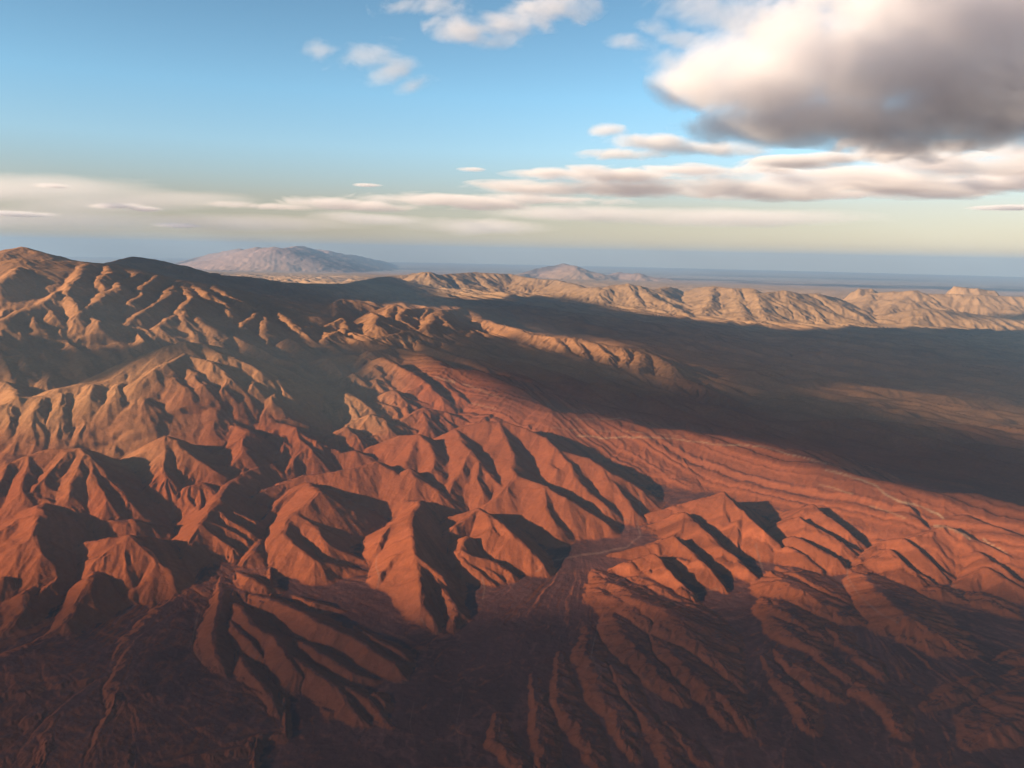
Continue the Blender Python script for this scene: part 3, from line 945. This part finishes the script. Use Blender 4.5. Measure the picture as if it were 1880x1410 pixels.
def slab(gx_, gy_, t, thick, tau, label):
    lo = CLOUD_Z - .35 * thick * t; hi2 = CLOUD_Z + .65 * thick * t
    keepq = (t[:-1, :-1] > 0) | (t[1:, :-1] > 0) | (t[:-1, 1:] > 0) | (t[1:, 1:] > 0)
    ii, jj = np.nonzero(keepq)
    solid = t > 0
    idt = {}; V = []; Fc = []
    def vid(i, j, top):
        key = (i, j, top if solid[i, j] else 0)
        if key not in idt:
            idt[key] = len(V)
            V.append((gx_[i, j], gy_[i, j], (hi2 if top else lo)[i, j]))
        return idt[key]
    for i, j in zip(ii.tolist(), jj.tolist()):
        a = [vid(i, j, 1), vid(i + 1, j, 1), vid(i + 1, j + 1, 1), vid(i, j + 1, 1)]
        b = [vid(i, j, 0), vid(i, j + 1, 0), vid(i + 1, j + 1, 0), vid(i + 1, j, 0)]
        Fc.append(a)
        if set(a) != set(b): Fc.append(b)
    if not V: return None
    cx_, cy_ = float(np.mean([v[0] for v in V])), float(np.mean([v[1] for v in V]))
    V = [(x - cx_, y - cy_, z - CLOUD_Z) for x, y, z in V]
    me = bpy.data.meshes.new('cloud')
    me.from_pydata(V, [], Fc); me.validate(); me.update()
    me.materials.append(cloud_material('cloud', tau / (thick * .8 / math.sin(SUN_EL))))
    o = bpy.data.objects.new('cloud', me); C.objects.link(o)
    o.location = (cx_, cy_, CLOUD_Z)
    o['category'] = 'cloud'; o['label'] = label; o['group'] = 'unseen high clouds shaped to shade the land'
    return o

def blur2(A, n):
    for _ in range(n):
        A[1:-1] = (A[:-2] + 2 * A[1:-1] + A[2:]) / 4
        A[:, 1:-1] = (A[:, :-2] + 2 * A[:, 1:-1] + A[:, 2:]) / 4
    return A

def largest(mask):
    lab = np.zeros(mask.shape, int); best = (0, 0); n = 0
    for i, j in zip(*np.nonzero(mask)):
        if lab[i, j]: continue
        n += 1; st = [(i, j)]; lab[i, j] = n; c = 0
        while st:
            a, b = st.pop(); c += 1
            for p, q in ((a + 1, b), (a - 1, b), (a, b + 1), (a, b - 1)):
                if 0 <= p < mask.shape[0] and 0 <= q < mask.shape[1] and mask[p, q] and not lab[p, q]:
                    lab[p, q] = n; st.append((p, q))
        best = max(best, (c, n))
    return lab == best[1]

def shade_cloud(pix, tau, label, seed, cell=220.0, soft=4, thick=600.0):
    """an unseen high cloud shaped so that its shadow falls on the land seen inside this outline"""
    sel = in_poly(VPX, VPY, pix)
    if sel.sum() < 20: return
    x0, x1 = TX[sel].min() - 3000, TX[sel].max() + 3000; y0, y1 = TY[sel].min() - 3000, TY[sel].max() + 3000
    nx, ny = int((x1 - x0) / cell) + 2, int((y1 - y0) / cell) + 2
    def count(m):
        i = ((TX[m] - x0) / cell); j = ((TY[m] - y0) / cell)
        k = (i >= 0) & (i < nx) & (j >= 0) & (j < ny)
        # a point of the land far off stands for more ground than a near one
        w = (RRf[SEEN][m][k] / 10000) ** 2
        return np.histogram2d(i[k], j[k], bins=(nx, ny), range=((0, nx), (0, ny)), weights=w)[0]
    D = blur2(count(sel), soft); Lc = blur2(count(lit_sel & ~sel), 2)
    m = D / (D + 1.1 * Lc + .02 * D.max() + 1e-9)
    m = blur2(m, 2)
    gx_, gy_ = np.meshgrid(x0 + (np.arange(nx) + .5) * cell, y0 + (np.arange(ny) + .5) * cell, indexing='ij')
    m = m + .12 * fbm(gx_ / 2600, gy_ / 2600, seed, 4, .6)
    m[0] = m[-1] = 0; m[:, 0] = m[:, -1] = 0
    t = np.sqrt(np.clip((m - .42) / .22, 0, 1)) * (1 + .2 * fbm(gx_ / 1500, gy_ / 1500, seed + 3, 3))
    slab(gx_, gy_, t * largest(t > 0), thick, tau, label)

shade_cloud([(770, 625), (800, 622), (850, 590), (875, 592), (905, 612), (955, 645), (1020, 648), (1060, 672), (1110, 668), (1170, 708), (1240, 722), (1310, 745), (1360, 742),
             (1420, 730), (1480, 735), (1560, 760), (1620, 775), (1700, 800), (1880, 840), (2040, 850), (2040, 955), (1880, 925), (1800, 905), (1720, 903), (1578, 872), (1520, 850),
             (1500, 828), (1400, 812), (1290, 793), (1184, 780), (1113, 760), (1013, 753), (950, 710), (876, 678), (800, 660), (780, 640)],
            5, 'long unseen cloud shading the dark valley behind the banded ridge', 201)
shade_cloud([(925, 548), (960, 545), (1000, 547), (1080, 560), (1110, 570), (1180, 580), (1270, 588), (1300, 596), (1400, 602), (1480, 612), (1560, 602), (1700, 606), (2040, 612),
             (2040, 775), (1880, 742), (1740, 722), (1620, 708), (1560, 700), (1500, 692), (1440, 700), (1420, 725), (1370, 738), (1300, 712), (1250, 690), (1235, 665), (1175, 638),
             (1055, 618), (975, 611), (925, 593), (885, 582), (870, 572), (930, 569)],
            3.4, 'broad unseen cloud shading the wide valley before the far range', 221)
shade_cloud([(140, 485), (215, 481), (245, 471), (290, 476), (345, 492), (400, 504), (520, 517), (640, 520), (710, 507), (728, 530), (740, 545), (860, 552), (925, 548), (870, 562),
             (790, 562), (720, 556), (660, 548), (610, 552), (570, 600), (545, 590), (500, 560), (470, 552), (420, 525), (350, 512), (270, 498), (235, 490)],
            5, 'narrow unseen cloud shading the long dark mountain', 231)
shade_cloud([(50, 665), (110, 648), (200, 642), (300, 635), (330, 636), (260, 655), (195, 698), (120, 705), (85, 692), (50, 682)], 4, 'small unseen cloud added to shade the basin behind the tan buttresses', 241)  # added so that this basin lies in shade
shade_cloud([(545, 610), (600, 625), (650, 640), (640, 665), (610, 690), (590, 740), (575, 770), (560, 740), (550, 690), (530, 640)], 4, 'small unseen cloud added to shade the valley between the tan and red hills', 251)  # added out of view to darken the valley between the hills
shade_cloud([(1420, 728), (1500, 700), (1700, 725), (1880, 745), (2040, 775), (2040, 850), (1700, 795), (1560, 757)], 1.2, 'thin unseen cloud added to dim the low valley ridges', 281)  # added to let only dim sun onto the ridges
shade_cloud([(-190, 1200), (300, 1190), (760, 1290), (1000, 1210), (1300, 1270), (1500, 1210), (2060, 1150), (2060, 1900), (-190, 1900)], 1.3,
            'thin unseen cloud added to dim the gullied plain', 291, soft=14)  # added out of view to dim the foreground

# ------------------------------------------------------------------ the land outside the frame
def outer():
    a = np.linspace(AZ_MAX, 2 * math.pi - AZ_MAX, 480)
    r = np.concatenate([np.geomspace(60, 4300, 60)[:-1], np.geomspace(4300, 240000, 230)])
    R2, A2 = np.meshgrid(r, a, indexing='ij')
    x = R2 * np.sin(A2); y = R2 * np.cos(A2)
    wgt = np.clip((R2 - 4300) / 3000, 0, 1)
    # the edge heights carry over and fade into procedural hills
    eL = np.interp(R2, rs, H[:, 0]); eR = np.interp(R2, rs, H[:, -1])
    tR = np.clip(1 - (A2 - AZ_MAX) / .7, 0, 1); tL = np.clip(1 - (2 * math.pi - AZ_MAX - A2) / .26, 0, 1) ** 1.5
    rid = (1 - np.abs(fbm(x / 3400, y / 3400, 41, 6, .52)) * 2).clip(0) ** 1.6
    hills = 250 + 650 * rid * (.5 + .5 * fbm(x / 9000, y / 9000, 43, 3)).clip(.1) + 200 * fbm(x / 15000, y / 15000, 44, 3)
    h = hills * (1 - np.maximum(tL, tR)) + eL * tL + eR * tR + (tL + tR) * (1 - tL - tR) * 4 * 350 * (rid - .4)
    h = h * wgt + (1 - wgt) * np.where(R2 < 4300, 10.0, h)
    cc = np.zeros(x.shape + (3,))
    wl_ = np.clip((2 * math.pi - AZ_MAX - A2) / (2 * math.pi - 2 * AZ_MAX), 0, 1)
    for c in range(3):
        cL = np.interp(R2, rs, blur1(col[:, 3, c])); cR = np.interp(R2, rs, blur1(col[:, -4, c]))
        cc[..., c] = cR * wl_ + cL * (1 - wl_)
    cc *= (.55 + .45 * np.clip((R2 - 9000) / 9000, 0, 1))[..., None]
    cc *= (1 + .22 * fbm(x / 1300, y / 1300, 47, 5))[..., None]
    return x, y, h, cc
def blur1(v):
    k = np.ones(41) / 41
    return np.convolve(np.pad(v, 20, mode='edge'), k, mode='valid')
xo, yo, ho, co_ = outer()
def simple(x, y, h, name, label, cc=None):
    nr, na = x.shape
    no = np.zeros(x.shape + (3,), f32)
    P = np.stack([x, y, h], -1)
    du = np.gradient(P, axis=0); dv = np.gradient(P, axis=1)
    no = np.cross(dv, du); no /= np.linalg.norm(no, axis=-1, keepdims=True) + 1e-9
    no[no[..., 2] < 0] *= -1
    if cc is None: cc = np.broadcast_to(fan_c * 1.4, x.shape + (3,)) * (1 + .1 * fbm(x / 2000, y / 2000, 3, 3))[..., None]
    return grid_object(name, np.ones((nr - 1, na - 1), bool), x, y, h, no.astype(f32), cc.astype(f32), label, 'terrain')
simple(xo, yo, ho, 'terrain', 'bare red hills reaching away all round behind the viewpoint', co_)
# ground straight below, inside the fan's near edge
ri, ai = np.meshgrid(np.geomspace(60, 4300, 80), np.linspace(-AZ_MAX, AZ_MAX, 160), indexing='ij')
hi = np.interp(ai, azs, H[0]) * np.clip((ri - 2500) / 1800, 0, 1) + 10 * (1 - np.clip((ri - 2500) / 1800, 0, 1))
simple(ri * np.sin(ai), ri * np.cos(ai), hi, 'ground', 'plain directly below the viewpoint')

# ------------------------------------------------------------------ haze
def haze():
    me = bpy.data.meshes.new('haze')
    e, lo, hi_ = 262000, -800, 5700
    v = [(sx * e, sy * e, z) for z in (lo, hi_) for sx, sy in ((-1, -1), (1, -1), (1, 1), (-1, 1))]
    f = [(3, 2, 1, 0), (4, 5, 6, 7), (0, 1, 5, 4), (1, 2, 6, 5), (2, 3, 7, 6), (3, 0, 4, 7)]
    me.from_pydata(v, [], f)
    m = bpy.data.materials.new('haze'); m.use_nodes = True
    nt = m.node_tree; nt.nodes.clear()
    out = nt.nodes.new('ShaderNodeOutputMaterial'); pv = nt.nodes.new('ShaderNodeVolumePrincipled')
    pv.inputs['Color'].default_value = (.27, .44, .67, 1)
    pv.inputs['Density'].default_value = 7.6e-6
    pv.inputs['Anisotropy'].default_value = 0.0
    nt.links.new(pv.outputs[0], out.inputs['Volume'])
    me.materials.append(m)
    o = bpy.data.objects.new('haze', me); C.objects.link(o)
    o['kind'] = 'stuff'; o['label'] = 'thin pale haze lying over the land to the horizon'; o['category'] = 'haze'
haze()

# ------------------------------------------------------------------ clouds in view, plus an added unseen one: real volumes outside the haze
def pix_point(px, py, dist):
    d = Fw * FOC + Rt * (px - CX) - Up * (py - CY)
    d = d / math.hypot(d[0], d[1])
    return np.array([0, 0, CAM_H]) + d * dist

def sky_cloud(label, dist, blobs, dens, nscale=2600, amp=.9, thr=.12, gain=2.2, stretch=(1, 1, .7), seed=0, group=None, off=None):
    """blobs: column, row, half width and half height in pixels, half depth in km, tilt in degrees"""
    me = bpy.data.meshes.new('cloud')
    import bmesh
    bm = bmesh.new()
    c0 = np.mean([pix_point(b[0], b[1], dist) for b in blobs], axis=0)
    if off is not None: c0 = c0 + off
    maps = []
    for b in blobs:
        dd = dist + (b[6] * 1000 if len(b) > 6 else 0)
        p = pix_point(b[0], b[1], dd)
        az = math.atan2(p[0], p[1])
        if off is not None: p = p + off
        p = p - c0
        rx = b[2] / FOC * dd; rz = b[3] / FOC * dd; ry = b[4] * 1000
        rot = (Matrix.Rotation(-az, 4, 'Z') @ Matrix.Rotation(math.radians(-b[5]), 4, 'Y'))
        maps.append((p, rot.to_euler(), (rx, ry, rz)))
        Mx = Matrix.Translation(Vector(p)) @ rot @ Matrix.Diagonal((rx, ry, rz, 1))
        bmesh.ops.create_icosphere(bm, subdivisions=3, radius=1.12, matrix=Mx)
    bm.to_mesh(me); bm.free()
    o = bpy.data.objects.new('cloud', me); C.objects.link(o)
    o.location = Vector(c0)
    rm = o.modifiers.new('union', 'REMESH'); rm.mode = 'VOXEL'; rm.voxel_size = max(min(m_[2]) for m_ in maps) * .16
    m = bpy.data.materials.new('cloud'); m.use_nodes = True
    nt = m.node_tree; N = nt.nodes; L = nt.links; N.clear()
    out = N.new('ShaderNodeOutputMaterial'); pv = N.new('ShaderNodeVolumePrincipled')
    pv.inputs['Color'].default_value = (.875, .862, .895, 1); pv.inputs['Anisotropy'].default_value = 0
    tc = N.new('ShaderNodeTexCoord')
    src = tc.outputs['Object']
    # slow warp
    w = N.new('ShaderNodeTexNoise'); w.inputs['Scale'].default_value = 1 / (nscale * 2.2); w.inputs['Detail'].default_value = 1
    L.new(src, w.inputs['Vector'])
    ws = N.new('ShaderNodeVectorMath'); ws.operation = 'MULTIPLY_ADD'
    L.new(w.outputs['Color'], ws.inputs[0]); ws.inputs[1].default_value = (nscale * 1.2,) * 3
    L.new(src, ws.inputs[2])
    prev = None
    for p, eu, sc3 in maps:
        mp = N.new('ShaderNodeMapping'); mp.vector_type = 'TEXTURE'
        mp.inputs['Location'].default_value = Vector(p); mp.inputs['Rotation'].default_value = eu; mp.inputs['Scale'].default_value = sc3
        L.new(src, mp.inputs['Vector'])
        ln = N.new('ShaderNodeVectorMath'); ln.operation = 'LENGTH'; L.new(mp.outputs[0], ln.inputs[0])
        if prev is None: prev = ln.outputs['Value']
        else:
            mn = N.new('ShaderNodeMath'); mn.operation = 'SMOOTH_MIN'; mn.inputs[2].default_value = .25
            L.new(prev, mn.inputs[0]); L.new(ln.outputs['Value'], mn.inputs[1]); prev = mn.outputs[0]
    nm = N.new('ShaderNodeMapping'); nm.inputs['Scale'].default_value = (1 / stretch[0], 1 / stretch[1], 1 / stretch[2])
    nm.inputs['Location'].default_value = (seed * 3100.0, seed * 1700.0, 0)
    L.new(ws.outputs[0], nm.inputs['Vector'])
    nz = N.new('ShaderNodeTexNoise'); nz.inputs['Scale'].default_value = 1 / nscale; nz.inputs['Detail'].default_value = 6; nz.inputs['Roughness'].default_value = .64
    L.new(nm.outputs[0], nz.inputs['Vector'])
    a = N.new('ShaderNodeMath'); a.operation = 'MULTIPLY_ADD'; a.inputs[1].default_value = amp * 2; a.inputs[2].default_value = 1 - thr - amp
    L.new(nz.outputs['Fac'], a.inputs[0])
    b_ = N.new('ShaderNodeMath'); b_.operation = 'SUBTRACT'; L.new(a.outputs[0], b_.inputs[0]); L.new(prev, b_.inputs[1])
    g = N.new('ShaderNodeMath'); g.operation = 'MULTIPLY'; g.use_clamp = True; g.inputs[1].default_value = gain; L.new(b_.outputs[0], g.inputs[0])
    dn = N.new('ShaderNodeMath'); dn.operation = 'MULTIPLY'; dn.inputs[1].default_value = dens; L.new(g.outputs[0], dn.inputs[0])
    L.new(dn.outputs[0], pv.inputs['Density']); L.new(pv.outputs[0], out.inputs['Volume'])
    me.materials.append(m)
    avg = sum(max(v.co[k] for v in me.vertices) - min(v.co[k] for v in me.vertices) for k in range(3)) / 3
    m.cycles.volume_step_rate = max(.05, min(.5, .16 * nscale / (avg / 10)))
    o['category'] = 'cloud'; o['label'] = label
    if group: o['group'] = group
    return o

SKYG = 'clouds drifting above the horizon'
sky_cloud('huge cloud with cream upper edges and a mauve shaded base', 27000,
    [(1300, 165, 110, 45, 1.6, -10), (1400, 150, 150, 70, 2.0, -12), (1560, 120, 200, 95, 3.0, -14), (1760, 80, 260, 130, 4, -10), (1960, 60, 260, 160, 4, -5),
     (1390, 232, 150, 34, 1.8, -2, 1.5), (1600, 220, 240, 46, 3, -4, 1.5), (1850, 190, 240, 60, 3.5, -4, 1.5)],
    .0014, nscale=2000, amp=1.25, thr=-.06, gain=1.3, seed=1)
sky_cloud('thin pink veil trailing from the top of the huge cloud', 15000,
    [(1350, 30, 190, 60, 0.75, -18), (1500, 0, 200, 60, 0.75, -15), (1240, 110, 80, 30, 0.50, -12)],
    .0010, nscale=700, amp=1.3, thr=.25, gain=1.5, seed=2)
sky_cloud('ragged small cloud trailing below the tip of the huge cloud', 33000,
    [(1115, 240, 50, 14, .9, 3), (1200, 262, 110, 17, 1.5, -2), (1130, 284, 100, 9, 1.5, 2), (1300, 272, 120, 14, 1.5, -3)],
    .0016, nscale=1100, amp=1.1, thr=.12, gain=1.6, stretch=(1.4, 1.4, .6), seed=3)
sky_cloud('dark slate cloud tucked under the base of the huge cloud', 38000,
    [(1640, 278, 95, 20, 2, -3), (1590, 262, 60, 13, 1.5, 0), (1740, 268, 60, 12, 1.5, -2)],
    .0020, nscale=1200, amp=1.4, thr=.12, gain=1.6, stretch=(1.4, 1.4, .6), seed=4)
sky_cloud('small pink cloud drifting alone in the clear blue', 8600,
    [(600, 92, 70, 20, 0.24, 6), (675, 104, 80, 26, 0.28, 12), (715, 132, 70, 20, 0.24, 25), (762, 154, 50, 14, 0.17, 18)],
    .0034, nscale=300, amp=1.8, thr=.2, gain=.9, stretch=(1.5, 1.5, .7), seed=5)
sky_cloud('pink puffy cloud at the top of the sky between blue gaps', 9300,
    [(850, 60, 70, 24, 0.45, -8), (925, 45, 60, 22, 0.40, -4), (905, 80, 55, 16, 0.40, 5), (740, 12, 60, 16, 0.40, 8), (810, 10, 60, 20, 0.40, 0), (1010, 22, 95, 26, 0.50, 6)],
    .0022, nscale=380, amp=1.8, thr=.16, gain=1.5, stretch=(1.4, 1.4, .7), seed=6)
sky_cloud('faint pink wisp beside the puffy cloud', 13000,
    [(1160, 78, 55, 14, 0.30, -8), (1205, 52, 40, 14, 0.30, -5), (1245, 70, 60, 20, 0.30, -10)],
    .0014, nscale=330, amp=1.3, thr=.18, gain=1.5, stretch=(1.5, 1.5, .7), seed=7)
sky_cloud('long thin grey streak of cloud low over the pink massif', 90000,
    [(480, 378, 110, 7, 4, 0), (640, 376, 150, 12, 6, -1), (820, 369, 190, 13, 8, -1), (1010, 366, 160, 9, 7, 0)],
    .0005, nscale=3000, amp=1.4, thr=.12, gain=1.5, stretch=(3, 3, .35), seed=8)
sky_cloud('grey lens of cloud above the long streak', 75000,
    [(1010, 318, 90, 9, 4, 0), (1130, 322, 150, 12, 6, -1), (1290, 314, 110, 9, 5, -2), (1420, 310, 60, 5, 4, -3)],
    .0009, nscale=2600, amp=1.4, thr=.12, gain=1.5, stretch=(3, 3, .35), seed=9)
sky_cloud('flat slate streak of cloud under the base of the huge cloud', 62000,
    [(1460, 297, 105, 10, 4, -2), (1530, 290, 60, 7, 3, -2)],
    .0014, nscale=2400, amp=.8, thr=.1, gain=1.5, stretch=(3, 3, .35), seed=10)
sky_cloud('broad cream bank of layered cloud', 80000,
    [(980, 347, 130, 11, 7, -1), (1180, 348, 190, 15, 9, -1), (1390, 348, 200, 17, 10, -2), (1580, 330, 200, 22, 10, -5), (1790, 302, 180, 26, 10, -6), (1900, 300, 120, 30, 8, -6)],
    .00048, nscale=3000, amp=1.3, thr=.12, gain=1.6, stretch=(2.6, 2.6, .4), seed=11)
sky_cloud('grey cloud patch beneath the cream bank', 95000,
    [(1720, 350, 130, 13, 8, -1), (1840, 335, 110, 20, 8, -3), (1560, 356, 90, 8, 6, 0)],
    .0007, nscale=3600, amp=1.4, thr=.12, gain=1.6, stretch=(2.6, 2.6, .4), seed=12)
sky_cloud('thin bright sliver of cloud under the grey patch', 110000,
    [(1850, 381, 60, 4, 3, 0)],
    .0012, nscale=3000, amp=.7, thr=.0, gain=1.5, stretch=(3, 3, .4), seed=13)
sky_cloud('soft cream veil of cloud low over the dark mountain', 130000,
    [(700, 402, 140, 12, 9, -1), (870, 415, 160, 20, 12, 0), (1060, 392, 240, 16, 12, 0), (1350, 400, 260, 18, 12, 0)],
    .00015, nscale=7000, amp=.8, thr=.1, gain=1.2, stretch=(3, 3, .35), seed=14)
sky_cloud('pale grey veil of cloud over the tan mountain', 140000,
    [(0, 350, 300, 26, 12, 3), (240, 372, 260, 22, 12, 4), (80, 402, 320, 22, 12, 0), (420, 408, 260, 18, 12, 1)],
    .00009, nscale=9000, amp=.5, thr=.05, gain=1.2, stretch=(3, 3, .35), seed=15)
for bl, lb, sd in (([(215, 378, 45, 5, 3, 2), (262, 383, 30, 5, 3, 0)], 'small cream cloud puff above the tan mountain', 16),
                   ([(30, 393, 60, 5, 3, 0)], 'small cream cloud puff above the pointed summit', 17),
                   ([(325, 414, 40, 5, 3, 0)], 'small cream cloud puff low beside the pink massif', 18),
                   ([(868, 311, 28, 4, 2, 1)], 'tiny grey cloud fleck beyond the tip of the grey lens', 19),
                   ([(676, 340, 26, 3, 2, 0)], 'tiny grey cloud fleck above the long thin streak', 20),
                   ([(98, 342, 28, 4, 2, 0)], 'tiny grey cloud fleck on the edge of the pale veil', 21)):
    sky_cloud(lb, 120000, bl, .0009, nscale=2200, amp=.8, thr=.0, gain=1.5, stretch=(2.5, 2.5, .4), seed=sd)

sky_cloud('unseen high cloud added to shade the underside of the huge cloud', 26000,  # added blocker above the frame, shaped like the shade it throws
    [(1380, 250, 190, 34, 1.2, -3), (1580, 225, 240, 48, 1.5, -8), (1800, 175, 260, 88, 1.5, -10), (1990, 130, 260, 120, 1.5, -10)],
    .0012, nscale=1500, amp=.6, thr=.0, gain=1.5, seed=31, off=np.array(sdir) * 17000)
